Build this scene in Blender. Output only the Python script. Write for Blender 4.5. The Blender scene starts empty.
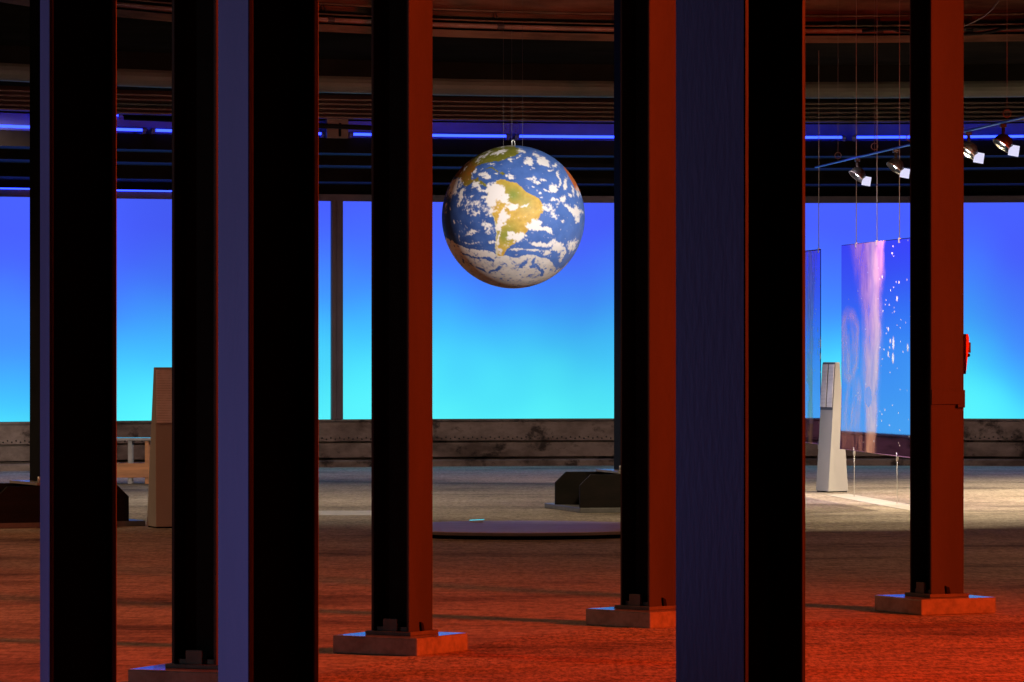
import bpy, math, random
import numpy as np
from mathutils import Vector, Matrix, noise

random.seed(7)
F = 4500.0          # focal length in pixels of the 1024-wide frame
H = 1.6             # camera height
CX, CY = 3.2, 39.4  # centre of the round hall
PI = math.pi
sc = bpy.context.scene
col = sc.collection

def lin(c):
    c /= 255.0
    return c / 12.92 if c <= 0.04045 else ((c + 0.055) / 1.055) ** 2.4
def rgb(r, g, b): return (lin(r), lin(g), lin(b), 1.0)

# ------------------------------------------------------------------ measuring
def fl(x, y, z=0.0):
    """point at height z seen at image position x, y"""
    Y = (H - z) * F / (y - 341.0)
    return Vector(((x - 512.0) * Y / F, Y, z))
def at(x, y, Y): return Vector(((x - 512.0) * Y / F, Y, H + (341.0 - y) * Y / F))
def arc_phi(x, R):
    k = (x - 512.0) / F
    a = 1 + k * k; b = -2 * (k * CX + CY); c = CX * CX + CY * CY - R * R
    Y = (-b + math.sqrt(b * b - 4 * a * c)) / (2 * a)
    return math.atan2(k * Y - CX, Y - CY)
def ring(phi, R, z): return Vector((CX + R * math.sin(phi), CY + R * math.cos(phi), z))
def zr(y, R): return H + (341.0 - y) * (CY + R) / F

# ------------------------------------------------------------------ mesh builder
class MB:
    def __init__(s): s.v = []; s.f = []; s.m = []
    def quad(s, pts, mi=0):
        n = len(s.v); s.v += [tuple(p) for p in pts]; s.f.append(tuple(range(n, n + len(pts)))); s.m.append(mi); return s
    def box(s, c, d, rz=0.0, mi=0, M=None):
        n = len(s.v); x, y, z = d[0] / 2, d[1] / 2, d[2] / 2
        R = M if M is not None else Matrix.Rotation(rz, 3, 'Z')
        for p in [(-x, -y, -z), (x, -y, -z), (x, y, -z), (-x, y, -z), (-x, -y, z), (x, -y, z), (x, y, z), (-x, y, z)]:
            s.v.append(tuple(R @ Vector(p) + Vector(c)))
        for q in [(0, 3, 2, 1), (4, 5, 6, 7), (0, 1, 5, 4), (1, 2, 6, 5), (2, 3, 7, 6), (3, 0, 4, 7)]:
            s.f.append(tuple(n + i for i in q)); s.m.append(mi)
        return s
    def prism(s, poly, axis, t0, t1, mi=0):
        """poly: 2D outline (counter-clockwise) swept along axis 'x','y','z'"""
        n = len(s.v); k = len(poly)
        def P(a, b, t): return {'x': (t, a, b), 'y': (a, t, b), 'z': (a, b, t)}[axis]
        for t in (t0, t1): s.v += [P(a, b, t) for a, b in poly]
        s.f.append(tuple(range(n + k - 1, n - 1, -1))); s.m.append(mi)
        s.f.append(tuple(range(n + k, n + 2 * k))); s.m.append(mi)
        for i in range(k):
            j = (i + 1) % k
            s.f.append((n + i, n + j, n + k + j, n + k + i)); s.m.append(mi)
        return s
    def tube(s, pts, r, seg=8, mi=0, r_end=None):
        pts = [Vector(p) for p in pts]; n = len(s.v); m = len(pts)
        for i, p in enumerate(pts):
            d = (pts[min(i + 1, m - 1)] - pts[max(i - 1, 0)]).normalized()
            u = d.cross(Vector((0, 0, 1)))
            if u.length < 1e-3: u = Vector((1, 0, 0))
            u.normalize(); w = d.cross(u)
            rr = r if r_end is None else r + (r_end - r) * i / max(1, m - 1)
            for k in range(seg):
                a = 2 * PI * k / seg
                s.v.append(tuple(p + rr * (math.cos(a) * u + math.sin(a) * w)))
        for i in range(m - 1):
            for k in range(seg):
                a = n + i * seg + k; b = n + i * seg + (k + 1) % seg
                s.f.append((a, b, b + seg, a + seg)); s.m.append(mi)
        s.f.append(tuple(range(n + seg - 1, n - 1, -1))); s.m.append(mi)
        s.f.append(tuple(range(n + (m - 1) * seg, n + m * seg))); s.m.append(mi)
        return s
    def lathe(s, prof, seg, M=Matrix.Identity(4), mi=0):
        n = len(s.v); k = len(prof)
        for i in range(seg):
            a = 2 * PI * i / seg
            for r, z in prof: s.v.append(tuple(M @ Vector((r * math.cos(a), r * math.sin(a), z))))
        for i in range(seg):
            j = (i + 1) % seg
            for q in range(k - 1):
                s.f.append((n + i * k + q, n + j * k + q, n + j * k + q + 1, n + i * k + q + 1)); s.m.append(mi)
        return s
    def sweep(s, prof, p0, p1, n_seg, mis=None):
        """profile of (R, z) swept round the hall's centre from azimuth p0 to p1"""
        n = len(s.v); k = len(prof)
        for i in range(n_seg + 1):
            ph = p0 + (p1 - p0) * i / n_seg
            for R, z in prof: s.v.append(tuple(ring(ph, R, z)))
        for i in range(n_seg):
            for q in range(k - 1):
                a = n + i * k + q
                s.f.append((a, a + k, a + k + 1, a + 1)); s.m.append(mis[q] if mis else 0)
        return s
    def build(s, name, mats, parent=None, smooth=False, bevel=0.0, loc=None):
        me = bpy.data.meshes.new(name); me.from_pydata(s.v, [], s.f)
        if not isinstance(mats, (list, tuple)): mats = [mats]
        for m in mats: me.materials.append(m)
        for p, mi in zip(me.polygons, s.m):
            p.material_index = mi; p.use_smooth = smooth
        me.update()
        o = bpy.data.objects.new(name, me); col.objects.link(o)
        if parent is not None: o.parent = parent
        if loc is not None: o.location = loc
        if bevel:
            b = o.modifiers.new('bevel', 'BEVEL'); b.width = bevel; b.segments = 2; b.limit_method = 'ANGLE'
        return o

def tag(o, label, cat, group=None, kind='thing'):
    o['label'] = label; o['category'] = cat; o['kind'] = kind
    if group: o['group'] = group
    return o
def thing(name, label, cat, loc=(0, 0, 0), rz=0.0, group=None):
    o = bpy.data.objects.new(name, None); col.objects.link(o)
    o.empty_display_size = 0.1
    o.location = loc; o.rotation_euler = (0, 0, rz)
    return tag(o, label, cat, group)
def struct(o): o['kind'] = 'structure'; return o
def plabel(o, t): o['label'] = t; return o

# ------------------------------------------------------------------ materials
def new_mat(name):
    m = bpy.data.materials.new(name); m.use_nodes = True
    nt = m.node_tree; b = nt.nodes['Principled BSDF']
    return m, nt, b
def mat(name, c, rough=0.6, metal=0.0, spec=0.5, var=0.0, scale=6.0, bump=0.0, bscale=40.0, c2=None, stretch=(1, 1, 1), coat=0.0):
    m, nt, b = new_mat(name)
    b.inputs['Base Color'].default_value = c
    b.inputs['Roughness'].default_value = rough
    b.inputs['Metallic'].default_value = metal
    b.inputs['Specular IOR Level'].default_value = spec
    b.inputs['Coat Weight'].default_value = coat
    tc = nt.nodes.new('ShaderNodeTexCoord'); mp = nt.nodes.new('ShaderNodeMapping')
    mp.inputs['Scale'].default_value = stretch
    nt.links.new(tc.outputs['Object'], mp.inputs['Vector'])
    if var or c2:
        n = nt.nodes.new('ShaderNodeTexNoise'); n.inputs['Scale'].default_value = scale; n.inputs['Detail'].default_value = 8
        n.inputs['Roughness'].default_value = 0.62
        nt.links.new(mp.outputs[0], n.inputs['Vector'])
        r = nt.nodes.new('ShaderNodeValToRGB')
        lo = c2 if c2 else tuple(x * (1 - var) for x in c[:3]) + (1,)
        r.color_ramp.elements[0].position = 0.36; r.color_ramp.elements[0].color = lo
        r.color_ramp.elements[1].position = 0.62; r.color_ramp.elements[1].color = c
        nt.links.new(n.outputs['Fac'], r.inputs[0]); nt.links.new(r.outputs[0], b.inputs['Base Color'])
    if bump:
        n2 = nt.nodes.new('ShaderNodeTexNoise'); n2.inputs['Scale'].default_value = bscale; n2.inputs['Detail'].default_value = 6
        nt.links.new(mp.outputs[0], n2.inputs['Vector'])
        bp = nt.nodes.new('ShaderNodeBump'); bp.inputs['Strength'].default_value = bump; bp.inputs['Distance'].default_value = 0.02
        nt.links.new(n2.outputs['Fac'], bp.inputs['Height']); nt.links.new(bp.outputs[0], b.inputs['Normal'])
    return m
def emit(name, c, s):
    m = bpy.data.materials.new(name); m.use_nodes = True; nt = m.node_tree; nt.nodes.clear()
    e = nt.nodes.new('ShaderNodeEmission'); o = nt.nodes.new('ShaderNodeOutputMaterial')
    e.inputs[0].default_value = c; e.inputs[1].default_value = s
    nt.links.new(e.outputs[0], o.inputs[0]); return m

M = {}
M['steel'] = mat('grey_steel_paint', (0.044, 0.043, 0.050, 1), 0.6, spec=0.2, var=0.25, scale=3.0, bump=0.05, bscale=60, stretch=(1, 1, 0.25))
M['black'] = mat('black_steel', (0.010, 0.010, 0.011, 1), 0.7, spec=0.06, var=0.3, scale=4)
M['plate'] = mat('dull_dark_plate', (0.10, 0.10, 0.11, 1), 0.5, spec=0.4, var=0.3, scale=12)
M['plinth'] = mat('cast_concrete', (0.27, 0.27, 0.27, 1), 0.22, spec=0.5, var=0.35, scale=14, bump=0.02, bscale=90, coat=0.6)
M['dark'] = mat('black_ceiling_paint', (0.014, 0.012, 0.010, 1), 0.95, spec=0.0, var=0.4, scale=2.0)
M['beam'] = mat('brown_ceiling_beam', (0.20, 0.13, 0.09, 1), 0.7, var=0.6, scale=2.5, stretch=(0.5, 0.5, 4), spec=0.3)
M['lip'] = mat('grey_green_ceiling_edge', (0.12, 0.125, 0.105, 1), 0.6, var=0.3, scale=1.5)
M['rib'] = mat('brown_ribbed_sheet', (0.17, 0.14, 0.12, 1), 0.5, var=0.3, scale=2)
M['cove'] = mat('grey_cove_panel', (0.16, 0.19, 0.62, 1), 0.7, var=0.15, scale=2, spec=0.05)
M['soffit'] = mat('dark_grey_soffit', (0.035, 0.036, 0.045, 1), 0.6, var=0.3, scale=2, spec=0.05)
M['frame'] = mat('brown_screen_frame', (0.13, 0.095, 0.10, 1), 0.6, var=0.2, scale=4)
M['pipe'] = mat('pale_pipe', (0.45, 0.36, 0.32, 1), 0.4, var=0.3, scale=3)
M['wire'] = mat('steel_wire', (0.55, 0.53, 0.50, 1), 0.35, metal=0.4)
M['picture_wire'] = mat('grey_picture_wire', (0.34, 0.33, 0.31, 1), 0.5)
M['thin_wire'] = mat('dull_thin_wire', (0.16, 0.15, 0.14, 1), 0.6)
M['kiosk'] = mat('light_grey_lacquer', (0.40, 0.385, 0.365, 1), 0.45, var=0.06, scale=3)
M['disc'] = mat('matt_violet_grey_board', (0.66, 0.56, 0.86, 1), 0.45, var=0.15, scale=5)
M['discrim'] = mat('dark_board_edge', (0.25, 0.22, 0.22, 1), 0.6, var=0.2)
M['white'] = mat('white_piece', (0.8, 0.8, 0.82, 1), 0.15, var=0.04, coat=1.0)
M['bench'] = mat('orange_brown_wood', (0.52, 0.19, 0.06, 1), 0.5, var=0.4, scale=5, stretch=(0.4, 3, 3))
M['bench_top'] = mat('glossy_bench_top', (0.35, 0.30, 0.28, 1), 0.25, var=0.2, spec=0.7)
M['footwood'] = mat('dark_brown_steel', (0.018, 0.012, 0.0105, 1), 0.6, var=0.4, scale=3, spec=0.12, stretch=(1, 1, 4), c2=(0.010, 0.008, 0.007, 1))
M['slab'] = mat('concrete_foot_slab', (0.17, 0.165, 0.17, 1), 0.35, var=0.3, scale=8)
M['redbox'] = mat('red_enamel', (0.62, 0.07, 0.03, 1), 0.35, var=0.1)
M['bluebox'] = mat('violet_grey_plastic', (0.04, 0.05, 0.30, 1), 0.4, var=0.1)
M['lamp'] = mat('black_lamp_housing', (0.03, 0.03, 0.03, 1), 0.45, var=0.2)
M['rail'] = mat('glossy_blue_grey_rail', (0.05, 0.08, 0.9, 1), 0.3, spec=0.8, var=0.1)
M['tube'] = emit('blue_light_tube', (0.022, 0.050, 1.0, 1), 5.0)
M['lens'] = emit('lamp_lens', (0.85, 0.9, 1.0, 1), 14.0)
M['shade'] = emit('lit_frosted_shade', (0.78, 0.76, 1.0, 1), 0.95)
M['rivet'] = mat('rusty_rivet', (0.05, 0.035, 0.028, 1), 0.8, var=0.3)
M['cable'] = mat('grey_cable', (0.10, 0.09, 0.11, 1), 0.5, var=0.1)

def floor_mat(name, ca, cb, cc, rough, bump, bs, spec=0.3, gs=30.0, gd=0.6):
    m, nt, b = new_mat(name); N = nt.nodes; L = nt.links
    tc = N.new('ShaderNodeTexCoord')
    def nz(scale, det, ro=0.6, st=(1, 1, 1)):
        mp = N.new('ShaderNodeMapping'); mp.inputs['Scale'].default_value = st
        L.new(tc.outputs['Object'], mp.inputs['Vector'])
        n = N.new('ShaderNodeTexNoise'); n.inputs['Scale'].default_value = scale; n.inputs['Detail'].default_value = det
        n.inputs['Roughness'].default_value = ro; L.new(mp.outputs[0], n.inputs['Vector']); return n
    big = nz(0.7, 9, 0.68, (0.5, 1, 1)); r = N.new('ShaderNodeValToRGB')
    e = r.color_ramp.elements
    e[0].position = 0.34; e[0].color = cc
    e[1].position = 0.62; e[1].color = ca
    k = e.new(0.46); k.color = cb
    L.new(big.outputs['Fac'], r.inputs[0])
    fine = nz(9.0, 7, 0.7, (0.6, 1, 1)); r2 = N.new('ShaderNodeValToRGB')
    r2.color_ramp.elements[0].position = 0.33; r2.color_ramp.elements[0].color = (0.46, 0.46, 0.46, 1)
    r2.color_ramp.elements[1].position = 0.56; r2.color_ramp.elements[1].color = (1, 1, 1, 1)
    L.new(fine.outputs['Fac'], r2.inputs[0])
    mx = N.new('ShaderNodeMix'); mx.data_type = 'RGBA'; mx.blend_type = 'MULTIPLY'; mx.inputs[0].default_value = 1.0
    L.new(r.outputs[0], mx.inputs[6]); L.new(r2.outputs[0], mx.inputs[7]); 
    grit = nz(gs, 6, 0.75, (1, 0.22, 1)); r3 = N.new('ShaderNodeValToRGB')
    r3.color_ramp.elements[0].position = 0.36; r3.color_ramp.elements[0].color = (gd, gd, gd, 1)
    r3.color_ramp.elements[1].position = 0.60; r3.color_ramp.elements[1].color = (1.15, 1.15, 1.15, 1)
    L.new(grit.outputs['Fac'], r3.inputs[0])
    my = N.new('ShaderNodeMix'); my.data_type = 'RGBA'; my.blend_type = 'MULTIPLY'; my.inputs[0].default_value = 1.0
    L.new(mx.outputs[2], my.inputs[6]); L.new(r3.outputs[0], my.inputs[7]); L.new(my.outputs[2], b.inputs['Base Color'])
    b.inputs['Roughness'].default_value = rough; b.inputs['Specular IOR Level'].default_value = spec
    g = nz(bs, 8, 0.7); bp = N.new('ShaderNodeBump'); bp.inputs['Strength'].default_value = bump; bp.inputs['Distance'].default_value = 0.03
    L.new(g.outputs['Fac'], bp.inputs['Height']); L.new(bp.outputs[0], b.inputs['Normal'])
    return m
M['floor'] = floor_mat('worn_concrete_floor', (0.50, 0.43, 0.35, 1), (0.40, 0.34, 0.27, 1), (0.17, 0.14, 0.115, 1), 0.85, 0.25, 14, 0.12, 26.0, 0.62)
M['rough'] = floor_mat('coarse_aggregate_floor', (0.62, 0.50, 0.40, 1), (0.48, 0.38, 0.30, 1), (0.22, 0.17, 0.13, 1), 0.9, 0.9, 34, 0.08, 40.0, 0.36)
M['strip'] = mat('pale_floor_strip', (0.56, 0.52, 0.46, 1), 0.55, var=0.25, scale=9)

def wall_mat():
    m, nt, b = new_mat('stained_riveted_plate'); N = nt.nodes; L = nt.links
    tc = N.new('ShaderNodeTexCoord')
    def nz(scale, st, det=7):
        mp = N.new('ShaderNodeMapping'); mp.inputs['Scale'].default_value = st
        L.new(tc.outputs['Object'], mp.inputs['Vector'])
        n = N.new('ShaderNodeTexNoise'); n.inputs['Scale'].default_value = scale; n.inputs['Detail'].default_value = det
        n.inputs['Roughness'].default_value = 0.65; L.new(mp.outputs[0], n.inputs['Vector']); return n
    a = nz(1.6, (1, 1, 2)); r = N.new('ShaderNodeValToRGB'); e = r.color_ramp.elements
    e[0].position = 0.35; e[0].color = (0.11, 0.075, 0.055, 1); e[1].position = 0.6; e[1].color = (0.30, 0.22, 0.17, 1)
    L.new(a.outputs['Fac'], r.inputs[0])
    s = nz(3.0, (1, 1, 1.2)); r2 = N.new('ShaderNodeValToRGB'); e = r2.color_ramp.elements
    e[0].position = 0.37; e[0].color = (0.10, 0.09, 0.08, 1); e[1].position = 0.46; e[1].color = (1, 1, 1, 1)
    L.new(s.outputs['Fac'], r2.inputs[0])
    mx = N.new('ShaderNodeMix'); mx.data_type = 'RGBA'; mx.blend_type = 'MULTIPLY'; mx.inputs[0].default_value = 0.85
    L.new(r.outputs[0], mx.inputs[6]); L.new(r2.outputs[0], mx.inputs[7]); L.new(mx.outputs[2], b.inputs['Base Color'])
    b.inputs['Roughness'].default_value = 0.75; b.inputs['Specular IOR Level'].default_value = 0.2
    return m
M['wall'] = wall_mat()

def screen_mat(name, x_mid):
    m = bpy.data.materials.new(name); m.use_nodes = True; nt = m.node_tree; nt.nodes.clear(); N = nt.nodes; L = nt.links
    tc = N.new('ShaderNodeTexCoord'); sp = N.new('ShaderNodeSeparateXYZ'); L.new(tc.outputs['Object'], sp.inputs[0])
    mr = N.new('ShaderNodeMapRange'); mr.inputs[1].default_value = 0.594; mr.inputs[2].default_value = 3.381
    L.new(sp.outputs['Z'], mr.inputs[0])
    r = N.new('ShaderNodeValToRGB'); r.color_ramp.interpolation = 'EASE'
    e = r.color_ramp.elements
    e[0].position = 0.0; e[0].color = rgb(92, 247, 255)
    e[1].position = 1.0; e[1].color = rgb(72, 92, 255)
    for p, c in SCREEN: k = e.new(p); k.color = rgb(*c)
    r.color_ramp.interpolation = 'B_SPLINE'
    nb = N.new('ShaderNodeTexNoise'); nb.inputs['Scale'].default_value = 0.45; nb.inputs['Detail'].default_value = 2; L.new(tc.outputs['Object'], nb.inputs['Vector'])
    def mrange(sock, a, b_, c, d):
        q = N.new('ShaderNodeMapRange'); q.interpolation_type = 'SMOOTHSTEP'
        for i_, v_ in zip((1, 2, 3, 4), (a, b_, c, d)): q.inputs[i_].default_value = v_
        L.new(sock, q.inputs[0]); return q.outputs[0]
    def add(p_, q_):
        k_ = N.new('ShaderNodeMath'); k_.operation = 'ADD'; L.new(p_, k_.inputs[0]); L.new(q_, k_.inputs[1]); return k_.outputs[0]
    tt = add(add(mr.outputs[0], mrange(nb.outputs['Fac'], .3, .7, -.06, .12)), add(mrange(sp.outputs['X'], 5.5, 7.2, 0, .26), mrange(sp.outputs['X'], -5.4, -2.4, .14, 0)))
    L.new(tt, r.inputs[0])
    n = N.new('ShaderNodeTexNoise'); n.inputs['Scale'].default_value = 0.33; n.inputs['Detail'].default_value = 1
    L.new(tc.outputs['Object'], n.inputs['Vector'])
    m2 = N.new('ShaderNodeMapRange'); m2.inputs[1].default_value = 0.3; m2.inputs[2].default_value = 0.7
    m2.inputs[3].default_value = 0.9; m2.inputs[4].default_value = 1.08
    L.new(n.outputs['Fac'], m2.inputs[0])
    em = N.new('ShaderNodeEmission'); L.new(r.outputs[0], em.inputs[0]); L.new(m2.outputs[0], em.inputs[1])
    o = N.new('ShaderNodeOutputMaterial'); L.new(em.outputs[0], o.inputs[0]); return m
SCREEN = [(0.15, (84, 240, 255)), (0.34, (66, 196, 255)), (0.55, (66, 146, 255)), (0.8, (70, 110, 255))]
M['screen'] = screen_mat('backlit_fabric', 0)

# ------------------------------------------------------------------ setting
RS = 18.7
P0, P1 = math.radians(-40), math.radians(32)
mb = MB(); mb.quad([(-24, 3, 0), (26, 3, 0), (26, 58.6, 0), (-24, 58.6, 0)])
struct(mb.build('floor', M['floor']))
edge = [fl(-300, 820), fl(0, 738), fl(170, 703), fl(319, 674.5), fl(416, 655.5), fl(522.6, 637), fl(584.6, 630.5), fl(677, 625.6), fl(806, 621.5), fl(910, 618), fl(1024, 615), fl(1300, 609)]
mb = MB()
for a, b in zip(edge[:-1], edge[1:]):
    mb.quad([(a.x, 3, 0.004), (b.x, 3, 0.004), (b.x, b.y, 0.004), (a.x, a.y, 0.004)])
    mb.quad([(a.x, a.y, 0.004), (b.x, b.y, 0.004), (b.x, b.y, 0.0), (a.x, a.y, 0.0)])
struct(mb.build('floor_coarse_strip', M['rough']))
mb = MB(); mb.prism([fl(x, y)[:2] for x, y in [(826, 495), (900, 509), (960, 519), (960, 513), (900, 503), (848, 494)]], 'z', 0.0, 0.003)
struct(mb.build('floor_pale_band', M['strip']))  # streak of overlapping lamp light painted as a pale strip
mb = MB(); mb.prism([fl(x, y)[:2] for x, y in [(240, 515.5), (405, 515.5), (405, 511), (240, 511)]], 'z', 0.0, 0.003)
struct(mb.build('floor_pale_band', M['strip']))  # paler strip laid on the floor

# wall below the screens: riveted plates
prof = [(19.2, 0.595), (18.62, 0.595), (18.62, 0.58), (18.65, 0.575), (18.65, 0.325), (18.75, 0.325), (18.75, 0.298), (18.66, 0.298),
        (18.66, 0.118), (18.80, 0.118), (18.80, 0.08)]
mb = MB(); mb.sweep(prof, P0, P1, 160)
for ph_seam in [arc_phi(x, 18.65) for x in (-60, 70, 200, 340, 449, 560, 700, 830, 985)]:
    mb.box(ring(ph_seam, 18.652, 0.455), (0.012, 0.008, 0.255), -ph_seam, 0)
i = 0; ph = arc_phi(-40, 18.65); pe = arc_phi(1064, 18.65)
while ph < pe:
    zz = 0.368 if i % 2 else 0.350
    mb.lathe([(0.0, 0.016), (0.008, 0.012), (0.012, 0.0)], 6, Matrix.Translation(ring(ph, 18.65, zz)) @ Matrix.Rotation(-ph, 4, 'Z') @ Matrix.Rotation(PI / 2, 4, 'X'), 1)
    ph += 0.058 / 18.65; i += 1
struct(mb.build('wall_back', [M['wall'], M['rivet']]))
mb = MB(); mb.sweep([(18.82, 0.085), (18.52, 0.085), (18.50, 0.07), (18.50, 0.0)], P0, P1, 160)
struct(mb.build('baseboard_back', M['wall']))

# backlit screens
pm0, pm1 = arc_phi(330.5, RS), arc_phi(342, RS)
def screen(p0, p1, label):
    z0, z1 = 0.595, zr(203, RS)
    n = 80
    t = thing('backlit_screen', label, 'screen', (0, 0, 0), 0, 'backlit screens round the hall')
    mb = MB(); mb.sweep([(RS, z1), (RS, z0)], p0, p1, n)
    mb.sweep([(RS + 0.06, z0), (RS + 0.06, z1)], p0, p1, n, [1])
    mb.sweep([(RS, z0), (RS + 0.06, z0)], p0, p1, n, [1]); mb.sweep([(RS + 0.06, z1), (RS, z1)], p0, p1, n, [1])
    mb.build('screen_fabric', [M['screen'], M['frame']], t)
    mb = MB(); mb.sweep([(RS - 0.012, z0 + 0.008), (RS - 0.02, z0 + 0.008), (RS - 0.02, z0), (RS, z0)], p0, p1, n)
    mb.build('bottom_profile', M['frame'], t)
    return t
screen(P0, pm0, 'glowing blue to cyan screen panel ending at the dark upright post, wall left of it')
screen(pm1, P1, 'long glowing blue to cyan screen behind the hanging globe and the picture banners')
pmid = (pm0 + pm1) / 2
mb = MB(); mb.box(ring(pmid, RS - 0.01, (0.6 + 3.46) / 2), (0.148, 0.10, 2.86), -pmid)
mb.box(ring(pmid, RS - 0.062, (0.6 + 3.46) / 2), (0.02, 0.02, 2.86), -pmid)
struct(mb.build('trim_1', M['frame']))
mb = MB(); mb.sweep([(RS + 0.1, zr(196.5, RS)), (RS - 0.08, zr(196.5, RS)), (RS - 0.08, zr(203, RS - .08)), (RS + 0.1, zr(203, RS - .08))], P0, P1, 160)
struct(mb.build('trim_2', M['frame']))

# ceiling: slab over everything and the stepped rings above the screens (R, z, material of the face that follows)
D, B, LP, RB, CV, BR = 0, 1, 2, 3, 4, 5
R1 = 8.4
pr = [(R1, 5.3, B), (R1, zr(17.4, R1), D), (R1 - .05, zr(17.4, R1), B), (R1 - .05, zr(15.6, R1), B), (R1 + .25, zr(15.6, R1), B), (R1 + .25, zr(25.3, R1 + .25), B), (R1 - .02, zr(25.3, R1), B),
      (R1 - .02, zr(26.8, R1), D), (R1 + .22, zr(26.8, R1), D), (R1 + .22, zr(35.8, R1 + .22), B), (R1, zr(35.8, R1), B), (R1, zr(43, R1), D),
      (12.3, zr(43, R1), D), (12.3, zr(82, 12.3), LP)]
zc = (zr(79, 12.55) + zr(98.5, 12.55)) / 2; rc = (zr(79, 12.55) - zr(98.5, 12.55)) / 2
for k in range(9):
    a = PI / 2 + k * PI / 8
    pr.append((12.55 + rc * math.cos(a), zc + rc * math.sin(a), LP))
pr[-1] = (pr[-1][0], pr[-1][1], D)
RD = 15.6
pr += [(RD + .12, zr(98.5, RD), RB)]
ys = [100, 105, 109.5, 114, 118.5, 122.5]
for a, b in zip(ys[:-1], ys[1:]):
    pr += [(RD + .08, zr(a, RD), RB), (RD, zr(b - 2.0, RD), RB), (RD, zr(b - 0.7, RD), RB)]
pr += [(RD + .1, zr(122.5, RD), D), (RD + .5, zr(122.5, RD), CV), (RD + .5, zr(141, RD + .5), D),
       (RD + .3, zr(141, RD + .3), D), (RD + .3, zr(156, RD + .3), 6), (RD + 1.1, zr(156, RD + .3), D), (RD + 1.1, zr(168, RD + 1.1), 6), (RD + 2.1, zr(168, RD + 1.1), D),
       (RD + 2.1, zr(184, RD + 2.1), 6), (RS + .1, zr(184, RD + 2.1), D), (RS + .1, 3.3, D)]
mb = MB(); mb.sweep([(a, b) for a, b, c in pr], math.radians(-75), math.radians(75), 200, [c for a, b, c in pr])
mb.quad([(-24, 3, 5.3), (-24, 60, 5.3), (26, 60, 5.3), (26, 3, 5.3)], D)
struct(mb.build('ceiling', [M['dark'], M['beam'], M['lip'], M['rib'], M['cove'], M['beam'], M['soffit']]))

# pipe along the ceiling beam
def sweep_tube(mb, R, z, p0, p1, r, n=60, seg=10, mi=0):
    mb.tube([ring(p0 + (p1 - p0) * i / n, R, z) for i in range(n + 1)], r, seg, mi); return mb
zp = zr(31.2, R1 + .08)
pt = thing('ceiling_pipe', 'long pale pipe running along the brown ceiling beam at the very top', 'pipe')
mb = MB(); sweep_tube(mb, R1 + .08, zp, math.radians(-60), math.radians(50), 0.028, 120)
mb.build('pipe_run', M['pipe'], pt, True)
for x in (40, 330, 500, 618, 880, 970):
    p = arc_phi(x, R1 + .08); mb = MB(); sweep_tube(mb, R1 + .08, zp, p - .0045, p + .0045, 0.036, 2)
    mb.tube([ring(p, R1 + .1, zp + .02), ring(p, R1 + .2, zp + .16)], .01, 6)
    mb.build('pipe_clamp', M['plate'], pt)
# hanging grey cable and black cable by the pipe
tag(MB().tube([at(x, y, CY + R1 - 1.2) for x, y in [(1006, -12), (999, 0), (992, 9), (984, 16), (974, 21.5), (964, 26), (950, 29), (935, 30)]], 0.009, 8).build('cable', M['cable'], None, True),
    'thin grey cable sagging from the ceiling in the top right corner', 'cable')
tag(MB().tube([at(x, y, CY + R1 - .35) for x, y in [(862, 31), (874, 30), (884, 29), (893, 29), (900, 31), (920, 33), (966, 34), (980, 33.5), (992, 31.5), (1002, 28.5), (1026, 27)]], 0.018, 8).build('cable', M['black'], None, True),
    'black cable lying along the pale ceiling pipe at the top right', 'cable')

# blue light tubes in the cove
RT = RD + .22
def light_tube(x0, x1, label, y=137.4, RT=RT, r=.016):
    p0, p1 = arc_phi(x0, RT), arc_phi(x1, RT); z = zr(y, RT)
    t = thing('light_tube', label, 'light tube', ring((p0 + p1) / 2, RT, z), 0, 'blue light tubes above the screens')
    L = -t.location
    mb = MB(); mb.tube([ring(p0 + (p1 - p0) * i / 24, RT, z) + L for i in range(25)], r, 8); mb.build('glowing_tube', M['tube'], t, True)
    for p in (p0, p1):
        mb = MB(); mb.tube([ring(p - .0016, RT, z) + L, ring(p + .0016, RT, z) + L], 0.026, 8)
        mb.box(ring(p, RT + .09, z - .02) + L, (0.03, 0.16, 0.05), -p)
        mb.build('end_bracket', M['cove'], t)
light_tube(-120, 144, 'blue light tube glowing left of the dark gap above the leftmost screen')
light_tube(153, 323, 'blue light tube glowing between the two dark columns left of the upright post')
light_tube(351, 508, 'blue light tube running to the top of the globe from the left')
light_tube(517, 844, 'blue light tube running right from the top of the globe')
light_tube(854, 1100, 'blue light tube behind the track spotlights at the far right')
zt = zr(113 + 4.2, RD + .3)
light_tube(-160, 4, 'short blue light tube end higher up in the top left corner', 119.5)
light_tube(40, 120, 'short blue light tube end above the second gap, just over the long tube', 123.5)
light_tube(-140, 180, 'thin blue light line along the top edge of the leftmost screen frame', 195.2, RS - .10, .009)
mb = MB(); mb.box(ring(arc_phi(337, RD + .1), RD + .1, zr(131, RD)), (0.27, 0.05, 0.25), -arc_phi(337, RD))
mb.box(ring(arc_phi(339, RD + .1), RD + .06, zr(133, RD)), (0.02, 0.04, 0.16), -arc_phi(337, RD), 1)
struct(mb.build('trim_3', [M['rib'], M['black']]))
a, b = at(124, 117.5, 51), at(430, 130.3, 51)
tag(MB().tube([a, b], 0.028, 8).build('dark_rod', M['black'], None, True), 'straight black rod hung under the ribbed ceiling left of the globe', 'rod')

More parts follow.
